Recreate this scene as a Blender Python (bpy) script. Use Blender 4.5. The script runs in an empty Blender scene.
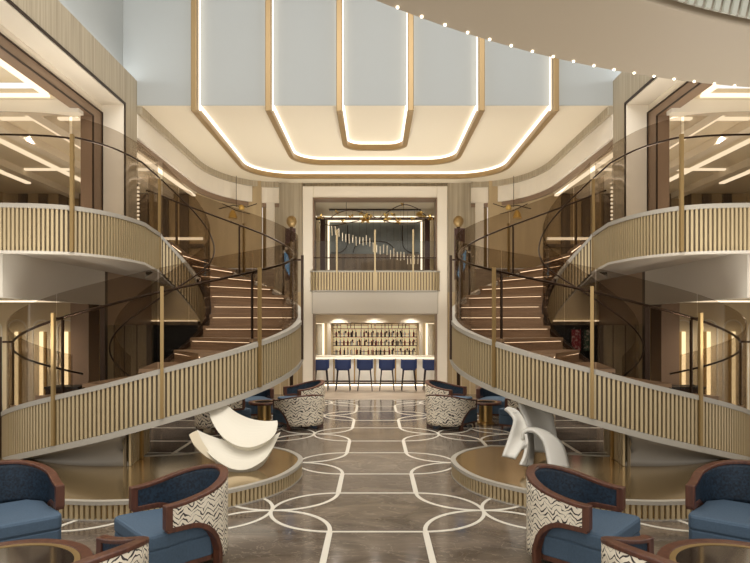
import bpy, bmesh, math, random
from math import sin, cos, pi, radians, sqrt, atan2
from mathutils import Vector, Matrix
random.seed(7)
sc = bpy.context.scene
COL = sc.collection

# ------------------------------------------------------------------ camera
F = 600.0; CH = 2.1; HY = 325.0
cam_d = bpy.data.cameras.new('camera'); cam = bpy.data.objects.new('camera', cam_d); COL.objects.link(cam)
cam.location = (0, 0, CH); cam.rotation_euler = (pi/2, 0, 0)
cam_d.sensor_width = 36; cam_d.lens = 36*F/750; cam_d.shift_y = (HY-281.5)/750
cam_d.clip_start = 0.05; cam_d.clip_end = 200
sc.camera = cam

def U(px, py, Y):
    return Vector(((px-375)/F*Y, Y, CH+(HY-py)/F*Y))

# ------------------------------------------------------------------ materials
def lin(c):
    return tuple(((v/255)/12.92 if v/255 <= .04045 else ((v/255+.055)/1.055)**2.4) for v in c)
MATS = {}
def mat(name, rgb, rough=.5, metal=0, emit=None, es=0, noise=None, spec=.5, bump=0, coat=0):
    if name in MATS: return MATS[name]
    m = bpy.data.materials.new(name); m.use_nodes = True
    nt = m.node_tree; b = nt.nodes['Principled BSDF']
    c = lin(rgb)+(1,)
    b.inputs['Base Color'].default_value = c
    b.inputs['Roughness'].default_value = rough; b.inputs['Metallic'].default_value = metal
    b.inputs['Specular IOR Level'].default_value = spec
    if coat: b.inputs['Coat Weight'].default_value = coat; b.inputs['Coat Roughness'].default_value = .08
    if emit: b.inputs['Emission Color'].default_value = lin(emit)+(1,); b.inputs['Emission Strength'].default_value = es
    if noise:   # (scale vec, colour2, detail, lo, hi)
        sv, c2, det, lo, hi = noise
        tc = nt.nodes.new('ShaderNodeTexCoord'); mp = nt.nodes.new('ShaderNodeMapping')
        mp.inputs['Scale'].default_value = sv
        nz = nt.nodes.new('ShaderNodeTexNoise'); nz.inputs['Scale'].default_value = 1; nz.inputs['Detail'].default_value = det
        rp = nt.nodes.new('ShaderNodeValToRGB')
        rp.color_ramp.elements[0].position = lo; rp.color_ramp.elements[0].color = c
        rp.color_ramp.elements[1].position = hi; rp.color_ramp.elements[1].color = lin(c2)+(1,)
        nt.links.new(tc.outputs['Object'], mp.inputs[0]); nt.links.new(mp.outputs[0], nz.inputs['Vector'])
        nt.links.new(nz.outputs[0], rp.inputs[0]); nt.links.new(rp.outputs[0], b.inputs['Base Color'])
        if bump:
            bp = nt.nodes.new('ShaderNodeBump'); bp.inputs['Strength'].default_value = bump; bp.inputs['Distance'].default_value = .01
            nt.links.new(nz.outputs[0], bp.inputs['Height']); nt.links.new(bp.outputs[0], b.inputs['Normal'])
    MATS[name] = m
    return m

def glow(name, rgb, s):
    if name in MATS: return MATS[name]
    m = bpy.data.materials.new(name); m.use_nodes = True; nt = m.node_tree
    nt.nodes.remove(nt.nodes['Principled BSDF'])
    e = nt.nodes.new('ShaderNodeEmission'); e.inputs[0].default_value = lin(rgb)+(1,); e.inputs[1].default_value = s
    nt.links.new(e.outputs[0], nt.nodes['Material Output'].inputs[0]); MATS[name] = m
    return m

def glassm(name, tint, refl=.0):
    m = bpy.data.materials.new(name); m.use_nodes = True; nt = m.node_tree
    nt.nodes.remove(nt.nodes['Principled BSDF'])
    t = nt.nodes.new('ShaderNodeBsdfTransparent'); t.inputs[0].default_value = tint+(1,)
    g = nt.nodes.new('ShaderNodeBsdfGlossy'); g.inputs['Roughness'].default_value = .02; g.inputs[0].default_value = (.75,.7,.64,1)
    fr = nt.nodes.new('ShaderNodeLayerWeight'); fr.inputs[0].default_value = .25
    mr = nt.nodes.new('ShaderNodeMapRange'); mr.inputs[3].default_value = refl; mr.inputs[4].default_value = .3
    mx = nt.nodes.new('ShaderNodeMixShader')
    fr.inputs[0].default_value=.12; nt.links.new(fr.outputs['Fresnel'], mr.inputs[0]); nt.links.new(mr.outputs[0], mx.inputs[0])
    nt.links.new(t.outputs[0], mx.inputs[1]); nt.links.new(g.outputs[0], mx.inputs[2])
    nt.links.new(mx.outputs[0], nt.nodes['Material Output'].inputs[0]); MATS[name] = m
    return m

M_slat = mat('champagne_slat', (190,170,132), .38, .35)
M_slatback = mat('slat_backing', (112,97,74), .6, .1)
M_band = mat('stone_band', (168,161,148), .45)
M_gold = mat('brushed_gold', (190,154,96), .3, .85)
M_postgold = mat('post_gold', (150,124,80), .4, .5)
M_ribgold = mat('rib_gold', (160,134,94), .4, .5)
M_goldtop = mat('plinth_gold', (200,174,128), .14, .85, noise=((.6,.6,.6),(190,164,120),2,.3,.7))
M_bronze = mat('dark_bronze', (62,46,34), .3, .7)
M_glass = glassm('bronze_glass', (.80,.77,.735))
M_clear = glassm('clear_glass', (.93,.93,.92), .02)
M_cream = mat('cream_paint', (228,218,200), .6)
M_creamc = mat('cream_ceiling', (226,214,190), .6)
M_soffit = mat('soffit_paint', (196,188,174), .6)
M_blue = mat('cool_grey_paint', (170,173,171), .7)
M_wood = mat('limed_veneer', (178,165,141), .5, noise=((22,22,.5),(150,137,114),5,.35,.7))
M_tan = mat('tan_panel', (188,166,128), .5, noise=((3,3,.3),(176,154,118),3,.4,.6))
M_panel = mat('beige_panel', (205,188,154), .5)
M_taupe = mat('taupe_panel', (122,104,82), .45, noise=((6,6,.2),(100,84,66),3,.4,.6))
M_brown = mat('brown_frame', (138,114,92), .4, .2)
M_tread = mat('walnut_tread', (150,122,94), .4, noise=((2,2,30),(128,102,78),3,.3,.7))
M_stone = mat('travertine', (150,132,112), .35, noise=((1.2,1.2,9),(176,160,140),6,.35,.7))
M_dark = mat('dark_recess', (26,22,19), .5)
M_chairwood = mat('chair_walnut', (98,58,40), .4, noise=((30,30,4),(72,40,28),4,.3,.7), coat=.15)
M_blueseat = mat('blue_seat_cloth', (74,94,114), .8, noise=((60,60,60),(66,85,103),3,.3,.7))
M_velvet = mat('navy_velvet', (32,52,70), .6, noise=((45,45,45),(14,24,36),5,.35,.65), bump=.3)
M_stoolblue = mat('stool_blue', (44,62,112), .6)
M_stoolleg = mat('stool_leg', (52,40,36), .4, .3)
M_white = mat('white_plaster', (216,209,192), .55)
M_white2 = mat('grey_white_plaster', (204,200,190), .5)
M_inlay = mat('white_inlay', (226,220,206), .25)
M_tabletop = mat('smoked_glass', (46,38,32), .08, 0)
M_ring = mat('ring_taupe', (196,182,160), .55)
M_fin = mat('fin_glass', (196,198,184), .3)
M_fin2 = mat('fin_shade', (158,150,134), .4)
M_maroon = mat('maroon_panel', (66,38,30), .3)
M_skirt = mat('skirt_grey', (146,138,126), .5)
M_leaf = mat('gold_leaf', (216,180,104), .3, .8)
M_bar = mat('bar_front', (234,230,220), .35)
L_warm = glow('led_warm', (255,242,222), 2.2)
L_soft = glow('led_soft', (255,236,205), 1.5)
L_tread = glow('led_tread', (255,226,190), 3.2)
L_slot = glow('led_slot', (255,232,184), 2.2)
L_spot = glow('led_spot', (255,240,214), 5)
L_ledge = glow('led_ledge', (240,245,250), 16)
L_bar = glow('led_bar', (255,238,212), 2.2)

# marble floor
def marble():
    m = bpy.data.materials.new('brown_marble'); m.use_nodes = True; nt = m.node_tree; b = nt.nodes['Principled BSDF']
    N = nt.nodes.new; L = nt.links.new
    tc = N('ShaderNodeTexCoord'); mp = N('ShaderNodeMapping'); mp.inputs['Scale'].default_value = (.55,1.1,1)
    mp.inputs['Rotation'].default_value = (0,0,.25)
    n1 = N('ShaderNodeTexNoise'); n1.inputs['Scale'].default_value = 2.2; n1.inputs['Detail'].default_value = 9; n1.inputs['Distortion'].default_value = 1.2
    r1 = N('ShaderNodeValToRGB')
    r1.color_ramp.elements[0].position=.3; r1.color_ramp.elements[0].color = lin((78,68,60))+(1,)
    r1.color_ramp.elements[1].position=.72; r1.color_ramp.elements[1].color = lin((124,111,98))+(1,)
    n2 = N('ShaderNodeTexNoise'); n2.inputs['Scale'].default_value = 3.1; n2.inputs['Detail'].default_value = 6; n2.inputs['Distortion'].default_value = 2.5
    r2 = N('ShaderNodeValToRGB')
    e = r2.color_ramp.elements; e[0].position=.485; e[0].color=(0,0,0,1); e[1].position=.515; e[1].color=(0,0,0,1)
    k = e.new(.5); k.color=(1,1,1,1)
    mx = N('ShaderNodeMix'); mx.data_type='RGBA'; mx.inputs['B'].default_value = lin((168,155,138))+(1,)
    ml = N('ShaderNodeMath'); ml.operation='MULTIPLY'; ml.inputs[1].default_value=.4
    L(tc.outputs['Object'], mp.inputs[0]); L(mp.outputs[0], n1.inputs['Vector']); L(mp.outputs[0], n2.inputs['Vector'])
    L(n1.outputs[0], r1.inputs[0]); L(n2.outputs[0], r2.inputs[0]); L(r2.outputs[0], ml.inputs[0])
    L(ml.outputs[0], mx.inputs['Factor']); L(r1.outputs[0], mx.inputs['A']); L(mx.outputs['Result'], b.inputs['Base Color'])
    b.inputs['Roughness'].default_value=.13; b.inputs['Specular IOR Level'].default_value=.6
    return m
M_floor = marble()

# zigzag cloth, driven by the UV of the cloth
def zigzag(sc_=1.0):
    m = bpy.data.materials.new('zigzag_cloth'); m.use_nodes = True; nt = m.node_tree; b = nt.nodes['Principled BSDF']
    N = nt.nodes.new; L = nt.links.new
    def math_(op, a, bb=None):
        n = N('ShaderNodeMath'); n.operation = op
        for i, v in enumerate((a, bb)):
            if v is None: continue
            if isinstance(v, (int, float)): n.inputs[i].default_value = v
            else: L(v, n.inputs[i])
        return n.outputs[0]
    uv = N('ShaderNodeUVMap'); uv.uv_map = 'UVMap'
    nz = N('ShaderNodeTexNoise'); nz.inputs['Scale'].default_value = 9; nz.inputs['Detail'].default_value = 2
    L(uv.outputs[0], nz.inputs['Vector'])
    nz2 = N('ShaderNodeTexNoise'); nz2.inputs['Scale'].default_value = 14; nz2.inputs['Detail'].default_value = 1
    mp = N('ShaderNodeMapping'); mp.inputs['Location'].default_value = (3,5,0); L(uv.outputs[0], mp.inputs[0]); L(mp.outputs[0], nz2.inputs['Vector'])
    sp = N('ShaderNodeSeparateXYZ'); L(uv.outputs[0], sp.inputs[0])
    ux, uy = math_('MULTIPLY', sp.outputs[0], sc_), math_('MULTIPLY', sp.outputs[1], sc_)
    warp = math_('MULTIPLY', math_('SUBTRACT', nz.outputs[0], .5), .08)
    tri = math_('PINGPONG', math_('ADD', ux, warp), .042)
    y = math_('ADD', math_('ADD', uy, math_('MULTIPLY', tri, .95)), math_('MULTIPLY', math_('SUBTRACT', nz2.outputs[0], .5), .035))
    st = math_('PINGPONG', y, .0165)
    wid = math_('ADD', .0012, math_('MULTIPLY', math_('MAXIMUM', math_('SUBTRACT', nz2.outputs[0], .38), 0), .022))
    ln = math_('LESS_THAN', st, wid)
    mx = N('ShaderNodeMix'); mx.data_type='RGBA'; mx.inputs['A'].default_value = lin((226,216,196))+(1,); mx.inputs['B'].default_value = lin((52,44,40))+(1,)
    L(ln, mx.inputs['Factor']); L(mx.outputs['Result'], b.inputs['Base Color']); b.inputs['Roughness'].default_value = .8
    return m
M_zig = zigzag(.8)

# ------------------------------------------------------------------ mesh builder
MDX=0.0
class MB:
    def __init__(s): s.v=[]; s.f=[]; s.mi=[]; s.uv={}
    def add(s, vs, fs, mi=0):
        b=len(s.v); s.v += [tuple(p) for p in vs]
        for f in fs: s.f.append(tuple(b+i for i in f)); s.mi.append(mi)
        return b
    def box(s, x0,x1,y0,y1,z0,z1, mi=0, M=None):
        vs=[Vector((x,y,z)) for x in (x0,x1) for y in (y0,y1) for z in (z0,z1)]
        if M is not None: vs=[M@v for v in vs]
        s.add(vs, [(0,1,3,2),(4,6,7,5),(0,4,5,1),(2,3,7,6),(0,2,6,4),(1,5,7,3)], mi); return s
    def prism(s, poly, z0, z1, mi=0, ax='z'):
        n=len(poly)
        def P(a,b,c):
            return {'z':(a,b,c),'y':(a,c,b),'x':(c,a,b)}[ax]
        vs=[P(a,b,z0) for a,b in poly]+[P(a,b,z1) for a,b in poly]
        fs=[tuple(range(n-1,-1,-1)), tuple(range(n,2*n))]+[(i,(i+1)%n,n+(i+1)%n,n+i) for i in range(n)]
        s.add(vs, fs, mi); return s
    def tube(s, path, r, n=8, closed=False, mi=0):
        path=[Vector(p) for p in path]; m=len(path); rings=[]
        up=None
        for i,p in enumerate(path):
            a = path[i-1] if (i>0 or closed) else p
            c = path[(i+1)%m] if (i<m-1 or closed) else p
            d=(c-a).normalized()
            if up is None:
                up = Vector((0,0,1)) if abs(d.z)<.9 else Vector((1,0,0))
            x = up.cross(d)
            if x.length<1e-4: x=Vector((1,0,0)).cross(d)
            x.normalize(); yv=d.cross(x); up = yv
            rr = r[i] if isinstance(r,(list,tuple)) else r
            rings.append([p+x*rr*cos(2*pi*k/n)+yv*rr*sin(2*pi*k/n) for k in range(n)])
        vs=[v for q in rings for v in q]; fs=[]
        for i in range(m if closed else m-1):
            j=(i+1)%m
            for k in range(n): fs.append((i*n+k, i*n+(k+1)%n, j*n+(k+1)%n, j*n+k))
        if not closed: fs += [tuple(range(n-1,-1,-1)), tuple((m-1)*n+k for k in range(n))]
        s.add(vs,fs,mi); return s
    def lathe(s, prof, cx=0, cy=0, n=24, mi=0, loop=False):
        vs=[]; fs=[]; m=len(prof)
        for r,z in prof: vs += [(cx+r*cos(2*pi*k/n), cy+r*sin(2*pi*k/n), z) for k in range(n)]
        for i in range(m if loop else m-1):
            j=(i+1)%m
            for k in range(n): fs.append((i*n+k, i*n+(k+1)%n, j*n+(k+1)%n, j*n+k))
        if not loop: fs += [tuple(range(n-1,-1,-1)), tuple((m-1)*n+k for k in range(n))]
        s.add(vs,fs,mi); return s
    def ribbon(s, P, zlo, zhi, a, b, closed=False, mi=0):
        """P list of (x,y); zlo/zhi lists; offsets a,b to the right-hand side of travel"""
        n=len(P); N=normals(P, closed); vs=[]
        g=lambda z,i: z[i] if isinstance(z,(list,tuple)) else z
        for i,(x,y) in enumerate(P):
            nx,ny=N[i]
            vs += [(x+nx*a,y+ny*a,g(zlo,i)),(x+nx*b,y+ny*b,g(zlo,i)),(x+nx*b,y+ny*b,g(zhi,i)),(x+nx*a,y+ny*a,g(zhi,i))]
        fs=[]
        for i in range(n if closed else n-1):
            j=(i+1)%n
            for k in range(4): fs.append((4*i+k,4*i+(k+1)%4,4*j+(k+1)%4,4*j+k))
        if not closed: fs += [(3,2,1,0),tuple(4*(n-1)+k for k in range(4))]
        s.add(vs,fs,mi); return s
    def build(s, name, mats, parent=None, mir=False, smooth=False, bevel=0, subsurf=0, solid=0, uvf=None):
        me=bpy.data.meshes.new(name)
        vs=s.v
        if mir: vs=[(MDX-x,y,z) for x,y,z in vs]
        root=parent
        while root is not None and root.parent is not None: root=root.parent
        if root is not None:
            l=root.location; vs=[(x-l[0],y-l[1],z-l[2]) for x,y,z in vs]
        me.from_pydata(vs,[],s.f); 
        if not isinstance(mats,(list,tuple)): mats=[mats]
        for m in mats: me.materials.append(m)
        me.polygons.foreach_set('material_index', s.mi)
        bm=bmesh.new(); bm.from_mesh(me)
        bmesh.ops.recalc_face_normals(bm, faces=bm.faces)
        if uvf:
            lay=bm.loops.layers.uv.new('UVMap')
            bm.verts.ensure_lookup_table()
            for f in bm.faces:
                for lp in f.loops: lp[lay].uv=s.uv.get(lp.vert.index,(0,0))
        bm.to_mesh(me); bm.free()
        if smooth: me.shade_smooth()
        o=bpy.data.objects.new(name,me); COL.objects.link(o)
        if parent is not None: o.parent=parent
        if solid:
            md=o.modifiers.new('solid','SOLIDIFY'); md.thickness=solid; md.offset=0
        if bevel:
            md=o.modifiers.new('bevel','BEVEL'); md.width=bevel; md.segments=2; md.limit_method='ANGLE'; md.angle_limit=.7
        if subsurf:
            md=o.modifiers.new('sub','SUBSURF'); md.levels=subsurf; md.render_levels=subsurf
        return o

def normals(P, closed=False):
    n=len(P); out=[]
    for i in range(n):
        a=P[i-1] if (i>0 or closed) else P[i]; b=P[(i+1)%n] if (i<n-1 or closed) else P[i]
        dx,dy=b[0]-a[0],b[1]-a[1]; l=math.hypot(dx,dy) or 1
        out.append((dy/l,-dx/l))
    return out
def tag(o,label,cat,group=None):
    o['label']=label; o['category']=cat
    if group: o['group']=group
    return o
def thing(name,label,cat,loc=(0,0,0),group=None,rz=0):
    o=bpy.data.objects.new(name,None); COL.objects.link(o); o.location=loc; o.rotation_euler=(0,0,rz)
    o.empty_display_size=.2
    return tag(o,label,cat,group)
def struct(name,mb,m,mir=False,label=None,**k):
    o=mb.build(name,m,None,mir,**k); o['kind']='structure'
    if label: o['label']=label
    return o
def copy_tree(o,parent=None):
    c=o.copy(); COL.objects.link(c)
    if parent is not None: c.parent=parent
    for ch in list(o.children): copy_tree(ch,c)
    return c
def bx(*a): return MB().box(*a)
def catmull(pts, n=8, closed=False):
    pts=[Vector(p) for p in pts]; out=[]; m=len(pts)
    rng = m if closed else m-1
    for i in range(rng):
        p0=pts[(i-1)%m] if (closed or i>0) else pts[0]*2-pts[1]
        p1=pts[i]; p2=pts[(i+1)%m]; p3=pts[(i+2)%m] if (closed or i<m-2) else pts[-1]*2-pts[-2]
        for k in range(n):
            t=k/n; out.append(.5*((2*p1)+(p2-p0)*t+(2*p0-5*p1+4*p2-p3)*t*t+(3*p1-p0-3*p2+p3)*t**3))
    if not closed: out.append(pts[-1])
    return out

# ================================================================== SETTING
F2 = 3.8      # upper deck level
def both(fn, dx=0.0):
    global MDX
    MDX=dx
    for mir in (False, True): fn(mir)
    MDX=0.0
# floor
struct('floor', bx(-14,14,-6,24,-.2,0), M_floor, label='polished dark brown marble floor')
struct('floor_bar_strip', bx(-2.16,2.16,16.9,22.9,.0,.006), M_stone, label='pale travertine strip in front of the bar')
# inlay
def inlay(mir):
    mb=MB(); z0,z1=.001,.004
    cnt=[0]
    def seg(P,w):
        cnt[0]+=1; mb.ribbon(P,z0,z1+.00012*(cnt[0]%13),-w/2,w/2)
    X0=.46; R=.71; Ys=[3.72,6.09,8.45,10.85,13.2,15.5]; H=[1.4]*6
    for k,Ya in enumerate(Ys):
        Yb=Ya+1.4 if k!=0 else 5.12
        Ym=(Ya+Yb)/2; h=(Yb-Ya)/2
        for (xc,sg) in ((X0,1),(X0+2*R,-1),(X0+2*R+.0,1),(X0+4*R,-1)):
            xt=xc+sg*R
            for q,Yc in ((1,Ya),(-1,Yb)):
                seg([(-(xt-sg*R*cos(a)), Yc+q*h*sin(a)) for a in [pi/2*i/20 for i in range(21)]], .045)
                seg([(-(xc+sg*R*sin(a)), Yc+q*h*(1-cos(a))) for a in [pi/2*i/20 for i in range(21)]], .04)
        for xx in (X0,X0+2*R,X0+4*R):
            nxt = Ys[k+1] if k+1<len(Ys) else 16.8
            if Yb<nxt: seg([(-xx,Yb),(-xx,nxt)],.06)
        for Y in (Ya,Yb):
            seg([(.03,Y),(-X0,Y)],.032)
            seg([(-X0-4*R,Y),(-6.2,Y)],.032)
    seg([(-.46,3.0),(-.46,3.72)],.06)
    struct('floor_inlay', mb, M_inlay, mir, label='white curved inlay lines in the marble floor')
both(inlay, .052)

# upper blue grey walls
struct('wall_back_upper', bx(-4.95,4.95,11.8,12.0,6.42,12), M_blue)
def sidew(mir):
    struct('wall_left' if not mir else 'wall_right', bx(-5.15,-4.95,-3,11.8,6.9,12), M_blue, mir)
    s='left' if not mir else 'right'
    # limed wood beam with its end pilaster
    mb=bx(-5.1,-4.68,-3,11.2,6.25,6.9).box(-4.95,-4.68,11.2,11.8,3.8,6.9)
    mb.box(-5.1,-4.95,11.2,11.8,6.4,6.9)
    struct('wall_%s_beam'%s, mb, M_wood, mir, label='limed wood beam over the upper opening')
    struct('trim_1', bx(-4.69,-4.665,-3,11.24,6.22,6.26).box(-4.69,-4.665,11.2,11.24,3.8,6.22), M_bronze, mir)
    struct('ceiling_jamb_%s'%s, bx(-5.1,-4.69,-3,11.19,6.2,6.249).box(-5.12,-4.685,11.18,11.199,3.8,6.2).box(-5.2,-5.1,-3,11.6,6.05,6.3), M_cream, mir)
    struct('trim_2', bx(-5.3,-5.08,-3,11.17,5.87,6.05).box(-5.3,-5.08,10.8,11.17,3.8,5.87), M_brown, mir)
    struct('trim_3', bx(-5.085,-5.06,-3,11.17,6.035,6.055).box(-5.085,-5.06,-3,10.8,5.86,5.88).box(-5.085,-5.06,11.15,11.17,3.8,6.05).box(-5.085,-5.06,10.79,10.81,3.8,5.87), M_bronze, mir)
    # ledge light
    struct('trim_4', bx(-4.94,-4.88,-3,11.7,6.9,6.93), L_ledge, mir)
    # cream bulkhead under the main ceiling curving round to the far wall
    P=[(-4.68,11.8),(-4.68,15.6)]
    P+=[(-4.68+1.6*(1-cos(a)), 15.6+2.5*sin(a)) for a in [pi/2*i/14 for i in range(1,15)]]
    P=P+[(-2.9,18.1)]
    struct('trim_5', MB().ribbon(P,6.24,6.4,-.12,.10), M_wood, mir)
    struct('trim_6', MB().ribbon(P,5.78,6.25,-.12,.02), M_cream, mir)
    struct('trim_7', MB().ribbon(P,5.66,5.79,-.14,-.04), M_brown, mir)
    # light line on the soffit edge behind it
    struct('trim_8', bx(-5.0,-4.9,12.0,16.4,5.62,5.66), L_soft, mir)
both(sidew)
# main ceiling
struct('ceiling', bx(-4.95,4.95,11.79,18.4,6.4,6.41).box(-4.95,4.95,12.01,18.4,6.41,6.6), M_creamc)

# ceiling ribs
def rib(X, Yc, rad, zt, label):
    t=thing('ceiling_rib', label, 'ceiling rib', (0,11.7,6.3), 'gold u-shaped ceiling ribs')
    def path(off):      # offset towards the inside of the u
        x=X-off; yc=Yc-off; r=max(rad-off,.12)
        P=[(-x,11.72)]
        P+=[(-x,yc-r)]
        P+=[(-x+r*(1-cos(a)), yc-r+r*sin(a)) for a in [pi/2*i/12 for i in range(1,13)]]
        Q=[(-p[0],p[1]) for p in P[::-1]]
        return P+Q
    w=.055
    mb=MB().ribbon(path(0),6.22,6.36,-w,w)
    for sx in (-1,1): mb.box(sx*X-w,sx*X+w,11.54,11.72,6.22,zt)
    mb.build('rib_body', M_ribgold, t, bevel=.012)
    lb=MB().ribbon(path(w+.02),6.345,6.39,-.02,.02)
    for sx in (-1,1): 
        c=sx*(X-w-.008); lb.box(c-.008,c+.008,11.70,11.77,6.3,zt)
        c=sx*(X+w+.004); lb.box(c-.004,c+.004,11.72,11.77,6.3,zt)
    lb.build('light_strip', L_warm, t)
rib(3.49,16.9,1.25,9.4,'largest outer gold rib of the u-shaped ceiling ribs, lit along its edge')
rib(2.06,15.45,.75,9.4,'middle gold rib between the largest and the smallest u-shaped ceiling ribs')
rib(.69,14.15,.4,9.4,'smallest innermost gold u-shaped ceiling rib with glowing edge')

# far wall
def farw(mir):
    s='left' if not mir else 'right'
    struct('wall_back_%s'%s, bx(-3.05,-2.16,18.2,18.6,0,6.4), M_wood if False else M_tan, mir)
    struct('wall_back_veneer_%s'%s, bx(-3.03,-2.18,18.16,18.2,3.1,6.4), M_wood, mir)
    mb=MB()
    for x in (-2.36,-2.62,-2.88): mb.box(x-.012,x+.012,18.17,18.2,0,3.1)
    struct('trim_9', mb, M_panel, mir)
    struct('trim_10', bx(-3.28,-3.03,18.1,18.5,3.8,6.24), M_cream, mir)
    struct('wall_back_low_%s'%s, bx(-4.6,-3.05,18.2,18.6,0,3.8), M_stone, mir)
    # side wall and the recess behind the stairs
    struct('wall_%s_passage'%s, bx(-3.9,-3.7,14.5,18.2,0,3.16), M_stone, mir)
    w=bx(-7.2,-5.42,14.5,14.7,0,3.16).box(-5.42,-4.25,14.5,14.7,2.1,3.16).box(-4.25,-3.7,14.5,14.7,0,3.16)
    struct('wall_%s_lower'%s, w, M_panel, mir)
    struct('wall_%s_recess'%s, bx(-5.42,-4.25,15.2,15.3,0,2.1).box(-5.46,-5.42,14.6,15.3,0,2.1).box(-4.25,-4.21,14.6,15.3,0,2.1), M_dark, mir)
    struct('trim_11', bx(-5.5,-5.4,14.44,14.5,0,2.18).box(-4.27,-4.17,14.44,14.5,0,2.18).box(-5.5,-4.17,14.44,14.5,2.1,2.18), M_taupe, mir)
    struct('trim_12', bx(-5.4,-4.3,14.46,14.5,2.19,2.21), L_soft, mir)
    mb=MB()
    for x in (-5.75,-6.05,-6.3,-3.95): mb.box(x-.01,x+.01,14.48,14.5,0,3.1)
    struct('trim_13', mb, M_brown, mir)
both(farw)
struct('wall_back', bx(-2.2,2.2,18.2,18.6,6.28,6.4), M_wood)
# central portal
pt=MB().box(-2.18,-1.86,18.05,18.7,0,6.28).box(1.86,2.18,18.05,18.7,0,6.28).box(-1.86,1.86,18.05,18.7,5.92,6.28)
struct('trim_14', pt, M_cream, bevel=.02, label='cream surround of the central portal')
struct('trim_15', bx(-1.87,-1.84,18.03,18.6,0,5.93).box(1.84,1.87,18.03,18.6,0,5.93).box(-1.87,1.87,18.03,18.6,5.9,5.93), M_brown)
# central balcony bulkhead and slab
struct('floor_upper', bx(-1.84,1.84,18.3,23.2,3.16,F2-.02), M_band)
struct('ceiling_bar', bx(-1.9,1.9,18.0,18.75,2.42,3.12), M_soffit, bevel=.04, label='plain pale drop fascia below the central balcony')
struct('ceiling_bar_soffit', bx(-2.5,2.5,18.75,22.6,2.5,2.6), M_creamc)
struct('trim_16', bx(-1.3,1.3,19.1,19.3,2.47,2.5).box(-1.7,1.7,20.6,20.75,2.47,2.5), L_bar)

# central balcony
bal=thing('central_balcony','gold slatted balcony with glass rail set in the central portal above the bar','balcony',(0,18,3.12))
def slats(mb, P, zlo, zhi, sp, w, d0, d1, side=1):
    """boxes standing along a path, on the right (1) or left (-1) hand of travel"""
    N=normals(P); acc=0; nxt=sp/2
    for i in range(len(P)-1):
        x0,y0=P[i]; x1,y1=P[i+1]; l=math.hypot(x1-x0,y1-y0)
        while nxt<=acc+l:
            t=(nxt-acc)/l; x=x0+(x1-x0)*t; y=y0+(y1-y0)*t
            nx=(N[i][0]*(1-t)+N[i+1][0]*t)*side; ny=(N[i][1]*(1-t)+N[i+1][1]*t)*side
            g=lambda z: (z[i]*(1-t)+z[i+1]*t) if isinstance(z,(list,tuple)) else z
            a=g(zlo); b=g(zhi); tx,ty=-ny,nx
            vs=[(x+nx*d+tx*e,y+ny*d+ty*e,z) for z in (a,b) for d,e in ((d0,-w/2),(d0,w/2),(d1,w/2),(d1,-w/2))]
            mb.add(vs,[(0,1,2,3),(7,6,5,4),(0,4,5,1),(1,5,6,2),(2,6,7,3),(3,7,4,0)])
            nxt+=sp
        acc+=l
cb=[(-1.95,18.3),(-1.95,18.15)]+[(-1.95+.25*(1-cos(a)),18.15-.2*sin(a)) for a in [pi/2*i/6 for i in range(1,7)]]
cb=cb+[(-x,y) for x,y in cb[::-1]]
MB().ribbon(cb,3.12,3.7,-.06,0).build('backing', M_slatback, bal)
mb=MB(); slats(mb,cb,3.14,3.68,.085,.05,0,.035); mb.build('slats', M_slat, bal)
MB().ribbon(cb,3.68,3.72,-.07,.04).ribbon(cb,3.11,3.14,-.07,.04).build('edge_band', M_band, bal)
for x0,x1 in ((-1.84,-1.15),(-1.14,-.01),(.01,1.14),(1.15,1.84)):
    bx(x0,x1,18.0,18.012,3.72,4.62).build('glass_panel', M_clear, bal)
for x in (-1.14,0,1.14): bx(x-.025,x+.025,17.9,17.95,3.12,4.95 if x else 4.95).build('post', M_slat, bal)
bx(-1.84,1.84,17.99,18.03,4.1,4.13).build('handrail', M_bronze, bal)

# upper room behind central portal
struct('wall_back_room', bx(-3.5,3.5,23.2,23.4,3.7,7), M_panel)
struct('ceiling_room', bx(-3.5,3.5,18.7,23.2,6.15,6.3), M_creamc)
struct('wall_left_room', bx(-3.5,-3.3,18.7,23.2,3.7,6.3), M_tan)
struct('wall_right_room', bx(3.3,3.5,18.7,23.2,3.7,6.3), M_tan)
struct('trim_17', bx(-2.4,-1.78,21.5,21.6,3.8,5.95).box(1.78,2.4,21.5,21.6,3.8,5.95), M_maroon)
struct('trim_18', bx(-1.96,-1.84,20,20.1,3.8,5.6).box(1.84,1.96,20,20.1,3.8,5.6), M_panel)
struct('trim_19', bx(-2.2,2.2,22.3,22.38,6.12,6.15), L_soft)
art=thing('lit_wall_panel','large grey-blue wall panel with dark curved lines in a glowing frame, upper floor','wall panel',(0,22,3.9))
bx(-1.66,1.66,22.0,22.06,3.85,5.85).build('panel', mat('art_blue',(128,136,134),.4,noise=((.8,.8,1.5),(96,98,92),3,.3,.7)), art)
bx(-1.73,-1.67,21.93,22.0,3.85,5.93).box(1.67,1.73,21.93,22.0,3.85,5.93).box(-1.73,1.73,21.93,22.0,5.87,5.93).build('light_frame', L_soft, art)
mb=MB()
def cv(pts): mb.tube([Vector((x,21.96,z)) for x,z in [(p[0],p[1]) for p in catmull([(a,b,0) for a,b in pts],8)]],.016,6)
cv([(-1.6,4.75),(-1.3,4.75),(-1.05,4.95),(-1.0,5.3),(-1.0,5.75)])
cv([(-.8,4.75),(-.7,5.0),(-.4,5.15),(.3,5.15),(.6,5.0),(.75,4.75)])
cv([(1.6,4.75),(1.3,4.75),(1.05,4.95),(1.0,5.3),(1.0,5.75)])
mb.build('curved_lines', M_bronze, art)
bx(-1.66,1.66,21.9,21.98,3.8,4.7).build('low_screen', M_taupe, art)
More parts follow.
